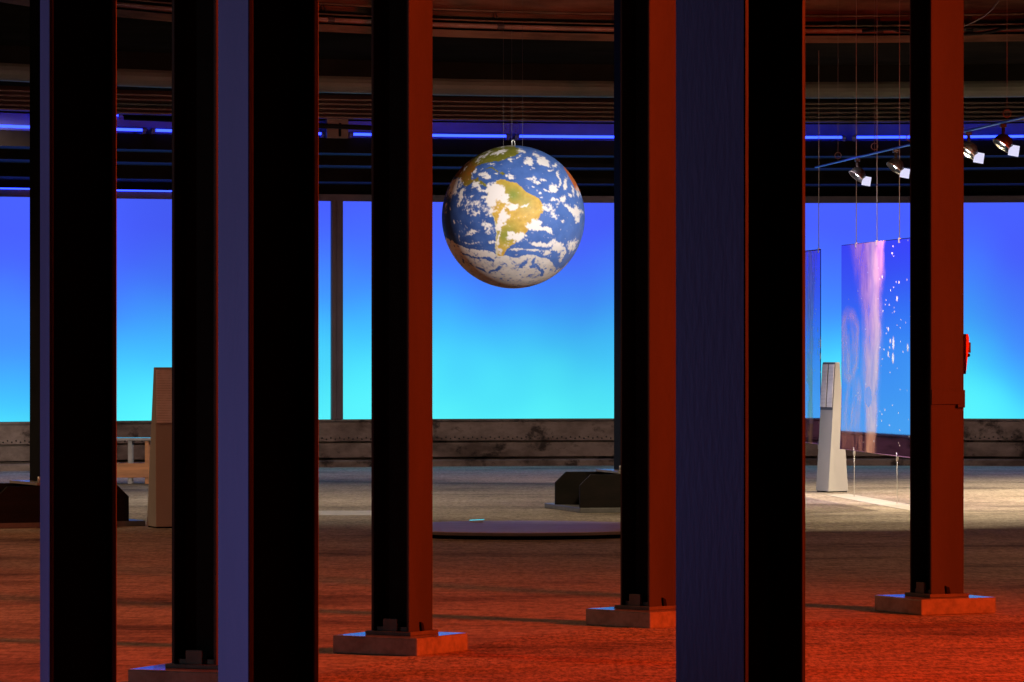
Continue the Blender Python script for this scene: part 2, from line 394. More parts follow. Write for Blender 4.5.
# ------------------------------------------------------------------ steel columns
CS, CTOP = 0.230, 5.3
def make_column(label, x, p, ang, kind, z0, gusset=True, strap=False):
    """kind 'open': the open side of the section faces left; 'face': a closed flange faces left. ang: view-plane angle in degrees."""
    Y = F / p; X = (x - 512.0) / p; phi = (x - 512.0) / F
    rz = -math.radians(ang) - phi
    t = thing('steel_column', label, 'column', (X, Y, z0), rz, 'steel columns in two rows')
    h = CTOP - z0; s = CS / 2; tf = 0.017
    Rm = Matrix.Identity(3) if kind == 'open' else Matrix.Rotation(PI / 2, 3, 'Z')
    for sgn in (-1, 1):
        mb = MB()
        mb.box(Rm @ Vector((sgn * (s - tf / 2), 0, h / 2)), (tf, CS, h), M=Rm)
        # inner face gets the black material
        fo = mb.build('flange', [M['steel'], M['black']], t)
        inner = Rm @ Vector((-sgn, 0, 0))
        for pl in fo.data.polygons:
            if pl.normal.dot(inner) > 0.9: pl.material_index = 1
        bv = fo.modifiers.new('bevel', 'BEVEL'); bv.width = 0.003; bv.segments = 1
    mb = MB(); mb.box((0, 0, h / 2), (CS - 2 * tf, 0.012, h), M=Rm)
    plabel(mb.build('web', M['black'], t), 'black web of the column')
    mb = MB(); mb.box((0, 0, 0.010), (CS + .045, CS + .045, 0.02)); mb.build('base_plate', M['plate'], t, bevel=0.003)
    if gusset:
        if kind == 'open':
            for sy in (-1, 1):
                mb = MB(); mb.box((0.0, sy * (s - .004), 0.052), (0.085, 0.014, 0.066)); mb.box((0, sy * (s - .03), .03), (CS - 2 * tf, .012, .024))
                mb.build('foot_bracket', M['plate'], t, bevel=0.003)
        mb = MB(); mb.prism([(-.012, .02), (.014, .02), (.004, .058), (-.018, .066)], 'x', s, s + .012); mb.build('foot_clip', M['black'], t)
    if strap:
        mb = MB(); mb.box((s + .004, 0, strap), (0.014, CS + .004, 0.085)); mb.box((s + .006, .085, strap - .052), (.03, .05, .02))
        plabel(mb.build('strap', M['steel'], t, bevel=.002), 'steel strap across the red lit face')
    return t
def plinth(label, x, p, ang, s=0.508, h=0.094, wobble=0.0):
    Y = F / p; X = (x - 512.0) / p; phi = (x - 512.0) / F
    mb = MB(); mb.box((0, 0, h / 2), (s, s, h))
    o = mb.build('concrete_plinth', M['plinth'], None, bevel=0.008, loc=(X, Y, 0))
    o.rotation_euler = (0, 0, -math.radians(ang) - phi)
    return tag(o, label, 'plinth', 'concrete plinths under the far row')
PH = 0.094
make_column('dark column on a plinth right behind the wide violet faced column', 205, 216.4, 26, 'open', PH)
plinth('concrete plinth cut by the bottom edge, under the dark column with violet neighbour', 201.6, 216.4, 26)
make_column('red sided column between the upright screen post and the globe', 402.0, 194.5, 32, 'open', PH)
plinth('concrete plinth with a black column, left of and below the globe', 400.6, 194.5, 31.5)
make_column('red sided column partly hidden by the widest front column, right of the globe', 649.0, 177.6, 44, 'open', PH)
plinth('concrete plinth half hidden by the widest grey front column', 649.0, 177.6, 44)
c5 = make_column('red sided column standing right of the nebula banner, with a red box', 936.8, 169.4, 56.8, 'open', PH, strap=H - (397 - 341) / 169.5 - PH)
plinth('concrete plinth at the right, fully in view and lit bright orange', 935, 169.4, 57.5, 0.52)
make_column('widest front column with a grey face, right of the globe', 740.6, 403, 41.5, 'face', 0.0, False)
make_column('wide front column with a violet grey face, left of the upright screen post', 268.2, 333, 66, 'face', 0.0, False)
make_column('leftmost front column with a narrow pale face', 78.2, 296, 82.4, 'face', 0.0, False)
# a small white stud on the edge of the dark column
b0 = at(217.5, 398, F / 214.5 - .15)
tag(MB().lathe([(0.0, -.02), (.012, -.014), (.014, 0.0), (.01, .018), (0, .024)], 10, Matrix.Translation(b0)).build('white_stud', M['white'], None, True), 'tiny bright white stud on the edge of the dark column beside the violet face', 'stud')

# red alarm box on the right-hand column
s = CS / 2
bx = thing('alarm_box', 'red box with a violet cover, sticking out of the right red column', 'alarm box', c5.location, c5.rotation_euler[2])
def zpx(y): return H - (y - 341) / 167.5 - PH
mb = MB(); mb.prism([(s + .002, zpx(374)), (s + .008, zpx(366)), (s + .024, zpx(345)), (s + .025, zpx(338)), (s + .018, zpx(334)), (s + .002, zpx(334))], 'x', s - .10, s + .02)
mb.build('housing', M['redbox'], bx, bevel=.006)
mb = MB(); mb.box((s - .03, s + .036, zpx(347.5)), (.07, .022, .062)); plabel(mb.build('cover', M['bluebox'], bx, bevel=.004), 'small violet plastic cover')
mb = MB(); mb.tube([(s - .03, s + .012, zpx(355)), (s - .03, s + .046, zpx(355))], .006, 8); mb.lathe([(0, -.012), (.012, -.008), (.014, 0), (.012, .008), (0, .012)], 8, Matrix.Translation((s - .03, s + .048, zpx(355))))
mb.build('lever', M['black'], bx, True)
mb = MB(); mb.tube([(s - .03, s + .015, zpx(360)), (s - .03, s + .026, zpx(364)), (s - .03, s + .018, zpx(368)), (s - .03, s + .014, zpx(373))], .011, 8); mb.build('cable_gland', M['black'], bx, True)

# ------------------------------------------------------------------ far posts on box feet
def foot(label, corner, yaw, w, d, L, inset, post_x, post_w, gname):
    """corner: front-left ground corner of the slab; yaw: turn about Z."""
    t = thing('black_post', label, 'post', corner, yaw, gname)
    sl = .047; ph = .31
    MB().box((w / 2, d / 2, sl / 2), (w, d, sl)).build('base_slab', M['slab'], t, bevel=.005)
    x0 = inset; x1 = inset + L; ch = .105
    pts = [(x0, sl), (x1, sl), (x1, sl + ph - ch * .95), (x1 - ch, sl + ph), (x0 + ch, sl + ph), (x0, sl + ph - ch * .95)]
    MB().prism(pts, 'y', 0.0, .03).build('side_cheek', M['footwood'], t, bevel=.004)
    MB().prism(pts, 'y', d - .42, d - .39).build('side_cheek', M['footwood'], t, bevel=.004)
    cx = post_x
    MB().box((cx, d * .38, sl + ph * .46), (post_w + .16, d * .58, ph * .92)).build('core_box', M['black'], t, bevel=.01)
    MB().box((cx, d * .42, sl + ph + .012), (post_w + .26, d * .6, .024)).build('top_plate', M['bench_top'], t, bevel=.003)
    for sx in (-1, 1):
        MB().tube([(cx + sx * (post_w / 2 + .05), d * .45 - .25, sl + ph + .02), (cx + sx * (post_w / 2 + .05), d * .45 - .25, sl + ph + .07)], .018, 8).build('anchor_bolt', M['wire'], t, True)
    z0 = sl + ph + .024; zt_ = 5.3
    mb = MB(); hh = zt_ - z0
    for sx in (-1, 1): mb.box((cx + sx * (post_w / 2 - .012), d * .45, z0 + hh / 2), (.024, .36, hh))
    mb.box((cx, d * .45, z0 + hh / 2), (post_w - .04, .02, hh))
    mb.build('post_shaft', M['black'], t, bevel=.003)
    return t
cr = fl(580, 513)
foot('black post on a chamfered dark box foot, seen left of the half hidden plinth column', cr, math.radians(14), 1.52, 1.33, 1.36, -.0, .74, .40, 'black posts on box feet')
cl = fl(145.5, 526)
yl = math.radians(24)
wl = 1.62
foot('black post on a dark box foot behind the leftmost front column', cl - Vector((math.cos(yl), math.sin(yl), 0)) * wl, yl, wl, 1.3, 1.20, .27, 1.0, .36, 'black posts on box feet')

# ------------------------------------------------------------------ round platform
dc = Vector(((521 - 512) * 36.9 / F, 37.35, 0))
pl = thing('round_platform', 'low round violet grey platform on the floor below the globe', 'platform', dc)
RP = 1.2
mb = MB(); mb.lathe([(0, .062), (RP - .008, .062), (RP, .056)], 96); mb.build('platform_top', M['disc'], pl, False)
mb = MB(); mb.lathe([(RP, .056), (RP, .034), (RP - .02, .03), (0, .03)], 96); mb.build('rim', M['discrim'], pl)
mb = MB(); mb.lathe([(RP - .09, .03), (RP - .09, 0.0)], 96); mb.build('recessed_base', M['black'], pl)
cp = at(477, 521.8, 38.25); cp.z = .062
mb = MB(); mb.box((0, 0, .012), (.125, .17, .012), M=Matrix.Rotation(math.radians(-3), 3, 'Y')); mb.box((0, 0, .004), (.1, .14, .008))  # thin white plate near the platform's back edge
tag(mb.build('white_piece', M['white'], None, loc=cp), 'small bright white plate lying near the back edge of the round platform', 'card')

# ------------------------------------------------------------------ globe
GZ = 37.35; GC = at(513.3, 217, GZ); GR = 71.5 * GZ / F
def build_globe():
    g = thing('earth_globe', 'big globe of the Earth showing South America, hung in front of the blue screen', 'globe', GC)
    ns, nr = 640, 320
    th = np.linspace(0, PI, nr + 1); la = np.linspace(0, 2 * PI, ns, endpoint=False)
    TH, LA = np.meshgrid(th, la, indexing='ij')
    V = np.stack([np.sin(TH) * np.cos(LA), np.sin(TH) * np.sin(LA), np.cos(TH)], -1).reshape(-1, 3)
    faces = []
    for i in range(nr):
        for j in range(ns):
            a = i * ns + j; b = i * ns + (j + 1) % ns
            faces.append((a, a + ns, b + ns, b))
    me = bpy.data.meshes.new('sphere'); me.from_pydata((V * GR).tolist(), [], faces)
    me.polygons.foreach_set('use_smooth', [True] * len(faces))
    n = len(V)
    # map sheet coordinates: the side towards -Y carries South America; px as measured on a 570 px wide sheet
    warp = np.array([(noise.fractal(Vector(v) * 7, 0.9, 2.1, 4), noise.fractal(Vector(v) * 7 + Vector((9, 3, 5)), 0.9, 2.1, 4)) for v in V])
    fine = np.array([noise.fractal(Vector(v) * 16 + Vector((4, 1, 7)), 0.8, 2.2, 4) for v in V])
    fine2 = np.array([noise.fractal(Vector(v) * 34 + Vector((1, 9, 2)), 0.7, 2.2, 3) for v in V])
    strk = np.array([noise.fractal(Vector((v[0] * 5, v[1] * 5, v[2] * 13)) + Vector((2, 8, 1)), 0.8, 2.2, 5) for v in V])
    front = V[:, 1] < 0
    X = 335 + 286 * V[:, 0]; Y = 347 - 286 * V[:, 2]
    Xw = X + warp[:, 0] * 7; Yw = Y + warp[:, 1] * 7
    def c1(p): return [(40.1 + .441 * x, 40.1 + .441 * y) for x, y in p]
    def c2(p): return [(320.8 + .441 * x, 40.1 + .441 * y) for x, y in p]
    def c3(p): return [(40.1 + .441 * x, 340.9 + .441 * y) for x, y in p]
    def c4(p): return [(320.8 + .441 * x, 340.9 + .441 * y) for x, y in p]
    def inside(poly, px, py):
        r = np.zeros(len(px), bool); k = len(poly)
        for i in range(k):
            x0, y0 = poly[i]; x1, y1 = poly[(i + 1) % k]
            c = (y0 > py) != (y1 > py)
            r ^= c & (px < (x1 - x0) * (py - y0) / ((y1 - y0) if y1 != y0 else 1e-9) + x0)
        return r
    NA = c1([(700, 150), (670, 165), (540, 195), (470, 215), (390, 225), (345, 245), (320, 265), (310, 300), (290, 345), (285, 375), (320, 378), (350, 350), (368, 352), (355, 385), (400, 392), (425, 412),
             (440, 450), (400, 420), (300, 402), (235, 428), (214, 418), (190, 360), (160, 345), (150, 320), (185, 250), (270, 160), (350, 105), (430, 75), (560, 40), (700, 20)]) + c2([(40, 60), (90, 80), (110, 110), (60, 150), (0, 165)])
    SA = c1([(505, 400), (520, 395), (560, 366), (600, 385), (682, 400)]) + c2([(20, 402), (60, 410), (110, 440), (150, 490), (200, 520), (260, 550), (290, 590), (305, 640), (296, 682)]) + \
         c4([(280, 0), (240, 50), (200, 90), (165, 140), (130, 190), (95, 225), (40, 280), (0, 290)]) + c3([(640, 300), (610, 315), (590, 350), (572, 380), (540, 385), (528, 365), (515, 300), (520, 200), (530, 130), (520, 60), (490, 0)]) + \
         c1([(490, 682), (455, 600), (430, 540), (448, 490), (478, 440)])
    AF = c2([(490, 240), (505, 275), (530, 330), (565, 390), (600, 455), (640, 470), (700, 420), (640, 330), (560, 240), (510, 225)])
    CU = c1([(415, 288), (445, 268), (478, 268), (505, 288), (528, 298), (515, 304), (490, 296), (460, 280), (430, 286)])
    HA = c1([(533, 305), (560, 300), (600, 318), (570, 326)])
    na, sa, af, isl = [front & inside(p, Xw * .5 + X * .5 if p is AF else Xw, Yw) for p in (NA, SA, AF, CU)]
    isl |= front & inside(HA, Xw, Yw)
    back = ~front
    bl = back & (warp[:, 0] + .6 * np.array([noise.noise(Vector(v) * 1.6 + Vector((5, 5, 5))) for v in V]) > .18) & (np.abs(V[:, 2]) < .8)
    C = np.zeros((n, 3))
    sea_dim = np.array([lin(50), lin(80), lin(146)]); sea_lit = np.array([lin(84), lin(118), lin(190)])
    m = np.clip(.5 + .5 * V[:, 0] + warp[:, 1] * .3, 0, 1)[:, None]  # sea painted lighter to the right, where the light comes from
    C[:] = sea_dim * (1 - m) + sea_lit * m
    def L3(*c): return np.array([lin(x) for x in c])
    def spot(cx, cy, r): return np.exp(-((X - cx) ** 2 + (Y - cy) ** 2) / (r * r))[:, None]
    f = np.clip(.5 + fine * .55, 0, 1)[:, None]
    och = L3(222, 182, 84) * f + L3(186, 146, 62) * (1 - f); grn = L3(120, 140, 62)
    land = och.copy()
    for cx, cy, r, k in [(335, 268, 34, .9), (385, 300, 30, .45), (300, 430, 40, .75), (325, 400, 36, .4), (300, 230, 26, .35)]: land = land * (1 - k * spot(cx, cy, r)) + grn * k * spot(cx, cy, r)
    C = np.where(sa[:, None], land, C)
    nal = L3(128, 124, 44) * f + L3(104, 104, 40) * (1 - f)
    k = np.clip(spot(140, 180, 46) + .8 * spot(160, 150, 30), 0, 1); nal = nal * (1 - k) + (L3(150, 84, 30) * f + L3(120, 92, 36) * (1 - f)) * k
    C = np.where((na | isl)[:, None], nal, C)
    C = np.where((af | bl)[:, None], L3(196, 104, 52), C)
    # pale coast line of South America
    sh = front & inside(SA, Xw + 5, Yw) & ~sa & (X < 300)
    C = np.where(sh[:, None], L3(200, 190, 150), C)
    # clouds
    cl_ = np.zeros(n)
    sets = {
        c1: [(130, 430, 55, 80, 30, .9), (195, 510, 25, 90, 15, .8), (130, 500, 15, 60, 25, .6), (330, 420, 35, 20, 0, .8), (360, 460, 25, 15, 0, .8), (395, 482, 50, 13, -10, .7), (405, 525, 30, 15, -30, .7), (400, 330, 45, 20, 20, .8), (430, 360, 30, 20, 0, .8), (500, 470, 70, 62, 20, 1.2), (545, 520, 75, 50, 40, 1.1), (480, 560, 55, 80, 10, 1.1), (590, 550, 50, 30, 30, .9), (470, 640, 40, 60, 30, .9), (340, 600, 100, 40, 20, .5), (290, 640, 80, 45, 20, .45), (650, 620, 35, 30, 0, 1.1), (540, 120, 75, 18, -15, .85), (400, 150, 80, 14, -42, .75), (250, 230, 90, 11, -52, .65), (460, 238, 42, 8, -15, .8), (650, 190, 45, 9, -10, .8), (640, 345, 45, 13, 15, .7), (500, 320, 20, 6, 0, .5), (75, 620, 25, 50, 10, .5), (245, 520, 15, 28, 20, .6), (290, 530, 22, 9, -30, .7), (300, 340, 9, 30, 10, .7), (600, 60, 90, 14, -5, .7), (320, 300, 12, 22, 20, .6)],
        c2: [(165, 200, 36, 42, 20, .95), (310, 210, 66, 40, 30, 1.15), (240, 140, 44, 22, 20, .7), (190, 270, 42, 18, -30, .55), (60, 180, 55, 12, -25, .7), (410, 240, 15, 36, 10, .8), (370, 285, 42, 9, -30, .6), (435, 320, 22, 36, 10, 1), (445, 400, 12, 42, 10, .8), (500, 420, 19, 62, 8, .9), (385, 455, 45, 38, -10, 1.05), (340, 475, 40, 12, 10, .9), (210, 445, 20, 9, 0, .9), (220, 385, 65, 25, 10, .6), (300, 380, 45, 26, 0, .5), (150, 380, 32, 13, 20, .7), (20, 340, 45, 20, 20, .65), (470, 545, 48, 30, -40, 1), (395, 562, 55, 12, -10, .95), (535, 510, 15, 20, 0, .9), (572, 470, 17, 42, 0, .9), (560, 635, 90, 24, 25, 1), (600, 655, 40, 40, 0, 1), (270, 500, 14, 13, 0, .9), (285, 535, 12, 9, 0, .7), (350, 640, 60, 50, 30, .6), (40, 625, 38, 26, -10, 1.1), (130, 612, 44, 12, -12, .8), (100, 110, 45, 20, 10, .7), (620, 480, 18, 50, -15, .6)],
        c3: [(310, 160, 42, 24, -15, .95), (270, 182, 22, 12, 0, .9), (140, 70, 13, 17, 20, .9), (185, 205, 7, 42, 0, .6), (230, 250, 50, 8, 20, .55), (310, 266, 70, 7, 0, .55), (430, 90, 60, 40, 10, .5), (450, 160, 45, 40, 0, .55), (480, 250, 32, 15, 0, .7), (330, 10, 42, 22, 0, .6), (560, 60, 22, 110, 14, 1.1), (540, 220, 12, 70, 14, .9), (545, 335, 25, 20, 30, .7), (590, 30, 30, 60, 10, .9), (410, 130, 20, 12, 0, .7)],
        c4: [(70, 215, 70, 42, -10, 1.2), (25, 180, 30, 30, 0, 1.1), (220, 100, 60, 50, -45, 1.2), (300, 130, 95, 20, 25, 1.1), (400, 20, 75, 30, 30, .6), (600, 30, 18, 55, 15, .9), (60, 322, 55, 10, 0, .75), (300, 272, 105, 22, 5, 1), (420, 290, 75, 52, 40, 1), (200, 338, 75, 13, 5, .85), (330, 350, 50, 30, 0, .8), (560, 280, 40, 62, 30, .8), (470, 370, 20, 62, 20, .8), (130, 330, 20, 8, 0, .6)]}
    for fn, lst in sets.items():
        for x, y, rx, ry, an, d in lst:
            (cx, cy), = fn([(x, y)]); rx *= .441; ry *= .441; a = math.radians(an)
            dx, dy = X + warp[:, 0] * 9 - cx, Y + warp[:, 1] * 9 - cy
            u = (dx * math.cos(a) + dy * math.sin(a)) / rx; w = (-dx * math.sin(a) + dy * math.cos(a)) / ry
            cl_ = np.maximum(cl_, d * np.clip(1.45 - np.sqrt(u * u + w * w) * .95, 0, 1))
    band = c3([(60, 200), (130, 255), (220, 290), (300, 312), (400, 335), (480, 345), (560, 375), (640, 392), (682, 392)]) + c4([(60, 388), (180, 372), (260, 392), (320, 395), (370, 420), (420, 480), (480, 470), (560, 400), (720, 400), (600, 760), (0, 760)]) + c3([(300, 760), (0, 600)])
    cl_ = np.where(front & inside(band, X + warp[:, 0] * 8, Y + warp[:, 1] * 6), np.maximum(cl_, .80), cl_)
    holes = [(c3, 240, 360, 60, 10, 20), (c3, 450, 405, 50, 12, 10), (c3, 500, 500, 60, 14, -30), (c3, 380, 490, 45, 10, 25), (c3, 215, 420, 16, 14, 0), (c4, 120, 450, 40, 14, -40), (c4, 195, 480, 35, 14, 20), (c4, 270, 490, 45, 14, 30), (c4, 300, 520, 14, 30, 10), (c4, 215, 430, 12, 40, 10), (c4, 420, 450, 22, 50, 0), (c4, 520, 340, 14, 40, -20), (c3, 330, 385, 40, 9, 15)]
    for fn, x, y, rx, ry, an in holes:
        (cx, cy), = fn([(x, y)]); rx *= .441; ry *= .441; a = math.radians(an)
        dx, dy = X + warp[:, 0] * 10 - cx, Y + warp[:, 1] * 8 - cy
        u = (dx * math.cos(a) + dy * math.sin(a)) / rx; w = (-dx * math.sin(a) + dy * math.cos(a)) / ry
        cl_ -= .75 * np.clip(1.5 - np.sqrt(u * u + w * w), 0, 1)
    cl_ = np.where(back, np.clip(strk * 1.1 + .25 + (V[:, 2] < -.5) * .4, 0, 1), cl_)
    a = np.clip((cl_ + fine * .42 + fine2 * .34 + strk * .2 - .36) / .34, 0, 1)[:, None]
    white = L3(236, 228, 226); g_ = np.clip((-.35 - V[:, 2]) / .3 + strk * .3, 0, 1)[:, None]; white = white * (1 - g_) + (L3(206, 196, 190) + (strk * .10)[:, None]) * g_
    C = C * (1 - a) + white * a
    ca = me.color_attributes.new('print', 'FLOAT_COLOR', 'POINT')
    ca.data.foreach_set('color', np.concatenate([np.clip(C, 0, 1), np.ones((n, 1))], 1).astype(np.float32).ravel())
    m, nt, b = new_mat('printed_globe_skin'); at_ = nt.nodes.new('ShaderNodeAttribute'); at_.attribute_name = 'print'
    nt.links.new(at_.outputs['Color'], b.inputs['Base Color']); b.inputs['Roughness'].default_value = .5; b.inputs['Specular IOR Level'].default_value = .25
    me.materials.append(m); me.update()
    o = bpy.data.objects.new('sphere', me); col.objects.link(o); o.parent = g
    for x in (503.4, 511.8, 522.6):
        dx = (x - 513.3) * GZ / F; dz = math.sqrt(max(0, GR ** 2 - dx * dx))
        MB().tube([(dx, 0, dz - .01), (dx, 0, 5.3 - GC.z)], .0012, 6).build('suspension_wire', M['thin_wire'], g, True)
    mb = MB(); mb.tube([(-.012, 0, GR - .01), (-.012, 0, GR + .035), (.0, 0, GR + .045), (.012, 0, GR + .035), (.012, 0, GR - .01)], .005, 6); mb.build('hanger_loop', M['wire'], g, True)
build_globe()

# ------------------------------------------------------------------ display pillars
def text_mat():
    m, nt, b = new_mat('printed_info_sheet'); N = nt.nodes; L = nt.links
    tc = N.new('ShaderNodeTexCoord'); w = N.new('ShaderNodeTexWave'); w.bands_direction = 'Z'; w.inputs['Scale'].default_value = 22; w.inputs['Distortion'].default_value = 0
    L.new(tc.outputs['Object'], w.inputs['Vector'])
    n = N.new('ShaderNodeTexNoise'); n.inputs['Scale'].default_value = 9; L.new(tc.outputs['Object'], n.inputs['Vector'])
    mu = N.new('ShaderNodeMath'); mu.operation = 'MULTIPLY'; L.new(w.outputs['Fac'], mu.inputs[0]); L.new(n.outputs['Fac'], mu.inputs[1])
    r = N.new('ShaderNodeValToRGB'); r.color_ramp.elements[0].color = (.85, .83, .88, 1); r.color_ramp.elements[1].color = (.5, .48, .5, 1); r.color_ramp.elements[0].position = .3; r.color_ramp.elements[1].position = .5
    L.new(mu.outputs[0], r.inputs[0]); L.new(r.outputs[0], b.inputs['Base Color']); b.inputs['Roughness'].default_value = .35
    return m
M['sheet'] = text_mat()
def kiosk(label, corner, yaw, W, D, lean, back, h, panels):
    """origin: front-left corner of the foot; front looks to -Y before turning"""
    t = thing('display_pillar', label, 'display pillar', corner, yaw, 'tapered display pillars')
    top = D - lean - back
    MB().prism([(0.0, 0.012), (D, 0.012), (D - back, h), (lean, h)], 'x', 0, W).build('pillar_body', M['kiosk'], t, bevel=.004)
    MB().prism([(0.01, 0), (D - .01, 0), (D - .01, .012), (.01, .012)], 'x', .01, W - .01).build('foot_plate', M['black'], t)
    z1, z0 = h - .02, h * .655
    if panels == 1: z1 = h - .02
    gp = .034; wp = (W - .02 - gp * (panels - 1)) / panels
    if panels > 1: MB().prism([(lean * (z0 - .03) / h - .004, z0 - .03), (lean * (z0 - .03) / h + .004, z0 - .03), (lean + .004, h - .004), (lean - .004, h - .004)], 'x', .004, W - .004).build('panel_backing', M['plate'], t)
    for k in range(panels):
        xa = .01 + k * (wp + gp); xb = xa + wp
        ya, yb = lean * z0 / h, lean * z1 / h
        MB().prism([(ya - .012, z0), (ya + .004, z0), (yb + .004, z1), (yb - .012, z1)], 'x', xa, xb).build('info_panel', M['sheet'], t, bevel=.001)
    return t
kiosk('pale display pillar standing in front of the nebula banner at the right', fl(828, 492.6) + Vector((-.30 * .366, .30 * .93, 0)), math.radians(-68), .30, .235, .085, .10, 1.375, 2)
kw = .62
kl = fl(156, 528.4)
yw = math.radians(-6)
kiosk('brown lit display pillar at the left, half hidden by the dark column', kl + Vector((-.0, 0, 0)), math.radians(19), kw, .32, .03, .24, 1.375, 1)

# bench
bn = fl(84, 484); 
t = thing('low_bench', 'low wooden bench with a blue lit top behind the display pillar at the left', 'bench', bn, math.radians(1.5))
bl_ = .94
MB().box((bl_ / 2, .2, .50), (bl_, .42, .028)).build('bench_top', M['bench_top'], t, bevel=.004)
MB().box((bl_ / 2, .03, .15), (bl_ - .04, .03, .16)).build('front_rail', M['bench'], t, bevel=.003)
MB().box((bl_ / 2, .37, .15), (bl_ - .04, .03, .16)).build('back_rail', M['bench'], t, bevel=.003)
for x in (.03, .51, .70, bl_ - .03):
    for y in (.03, .37):
        MB().box((x, y + (.025 if y < .1 else -.025), .243), (.045, .045, .486)).build('leg', M['bench_top'] if x == .51 else M['bench'], t, bevel=.003)

# ------------------------------------------------------------------ picture banners
def banner_art(kind):
    """colour (r,g,b,ink) for s (0 left .. 1 right), t (0 top .. 1 bottom)"""
    rnd = random.Random(3 + kind)
    stars = [(rnd.uniform(.5, 1.4), rnd.random(), rnd.uniform(.006, .013), rnd.uniform(1, 1.8)) for _ in range(90)] + \
            [(rnd.uniform(.02, .5), rnd.random(), rnd.uniform(.006, .010), 1.2) for _ in range(14)]
    stars += [(.83, .275, .02, 2.6), (.70, .415, .02, 2.0), (.73, .47, .02, 2.2), (.775, .48, .024, 5.0), (.77, .55, .024, 4.2), (.70, .53, .018, 3.0), (.99, .50, .02, 3.6), (.86, .20, .016, 1.6), (.61, .17, .016, 2), (.62, .33, .014, 1.4), (.72, .50, .015, 1.5), (.635, .51, .014, 1.3), (.92, .52, .012, 1.4)]
    KV = [0, .25, .45, .6, .75, .9, 1.0]
    KL = [.12, .22, .31, .30, .30, .32, .35]; KR = [.66, .60, .575, .56, .54, .53, .53]; KM = [.46, .50, .525, .50, .47, .45, .44]
    def ip(K, t):
        for a, b, p, q in zip(KV[:-1], KV[1:], K[:-1], K[1:]):
            if t <= b: k = (t - a) / (b - a); return p + (q - p) * k
        return K[-1]
    def sm(a, b, x):
        k = max(0, min(1, (x - a) / (b - a))); return k * k * (3 - 2 * k)
    def art(u, t):
        v = Vector((u * 5.0, t * 4.0, kind * 7.0))
        w = noise.fractal(v, .9, 2.1, 5); w2 = noise.fractal(Vector((u * 14, t * 5.0, 3 + kind)), .8, 2.1, 5)
        x = u + w * .05
        l, r, m = ip(KL, t), ip(KR, t), ip(KM, t)
        body = sm(l - .03, l + .10, x) * (1 - sm(r - .05, r + .03, x))
        ridge = max(0, 1 - abs(x - m) / .13) ** 1.3
        a = body * (.50 + .38 * w2 + .22 * ridge) + ridge * .22
        d = math.hypot((x - .13) / .13, (t - .50) / .17); rim = max(0, 1 - abs(d - .9) * 3.2)
        a = max(a, rim * (.55 + .3 * w2), (d < .9) * (.22 + .4 * w2))
        a = max(a, sm(-.05, .06, x) * (1 - sm(.26, .34, x)) * sm(.58, .70, t) * (.24 + .5 * w2))
        hook = math.hypot((x - .40) / .05, (t - .735) / .05)
        if hook < 1: a *= .45
        a = max(0, min(.92, a))
        warm = max(0, min(1, ridge * .9 + .25 * w2))
        colr = (.90, .36 + .20 * warm, .52 + .10 * warm) if t < .9 else (.90, .40 + .12 * warm, .30)
        ink = a
        for sx, sy, r_, el in stars:
            q = math.hypot((u - sx) / (r_ * .75), (t - sy) / (r_ * .30 * el))
            if q < 1: k = min(1, (1 - q) * 2.2); colr = tuple(z * (1 - k) + k for z in colr); ink = max(ink, k)
        return colr + (ink,)
    return art
def banner_mat():
    m = bpy.data.materials.new('foil_print'); m.use_nodes = True; nt = m.node_tree; nt.nodes.clear(); N = nt.nodes; L = nt.links
    a = N.new('ShaderNodeAttribute'); a.attribute_name = 'print'
    g = N.new('ShaderNodeBsdfGlossy'); g.inputs['Roughness'].default_value = .03; g.inputs['Color'].default_value = (.68, .40, .92, 1)
    d = N.new('ShaderNodeBsdfDiffuse'); L.new(a.outputs['Color'], d.inputs['Color'])
    g2 = N.new('ShaderNodeBsdfGlossy'); g2.inputs['Roughness'].default_value = .05; g2.inputs['Color'].default_value = (1, .8, .95, 1)
    ms = N.new('ShaderNodeMixShader'); ms.inputs[0].default_value = .35; L.new(d.outputs[0], ms.inputs[1]); L.new(g2.outputs[0], ms.inputs[2])
    mx = N.new('ShaderNodeMixShader'); L.new(a.outputs['Alpha'], mx.inputs[0]); L.new(g.outputs[0], mx.inputs[1]); L.new(ms.outputs[0], mx.inputs[2])
    o = N.new('ShaderNodeOutputMaterial'); L.new(mx.outputs[0], o.inputs[0]); return m
M['banner'] = banner_mat()
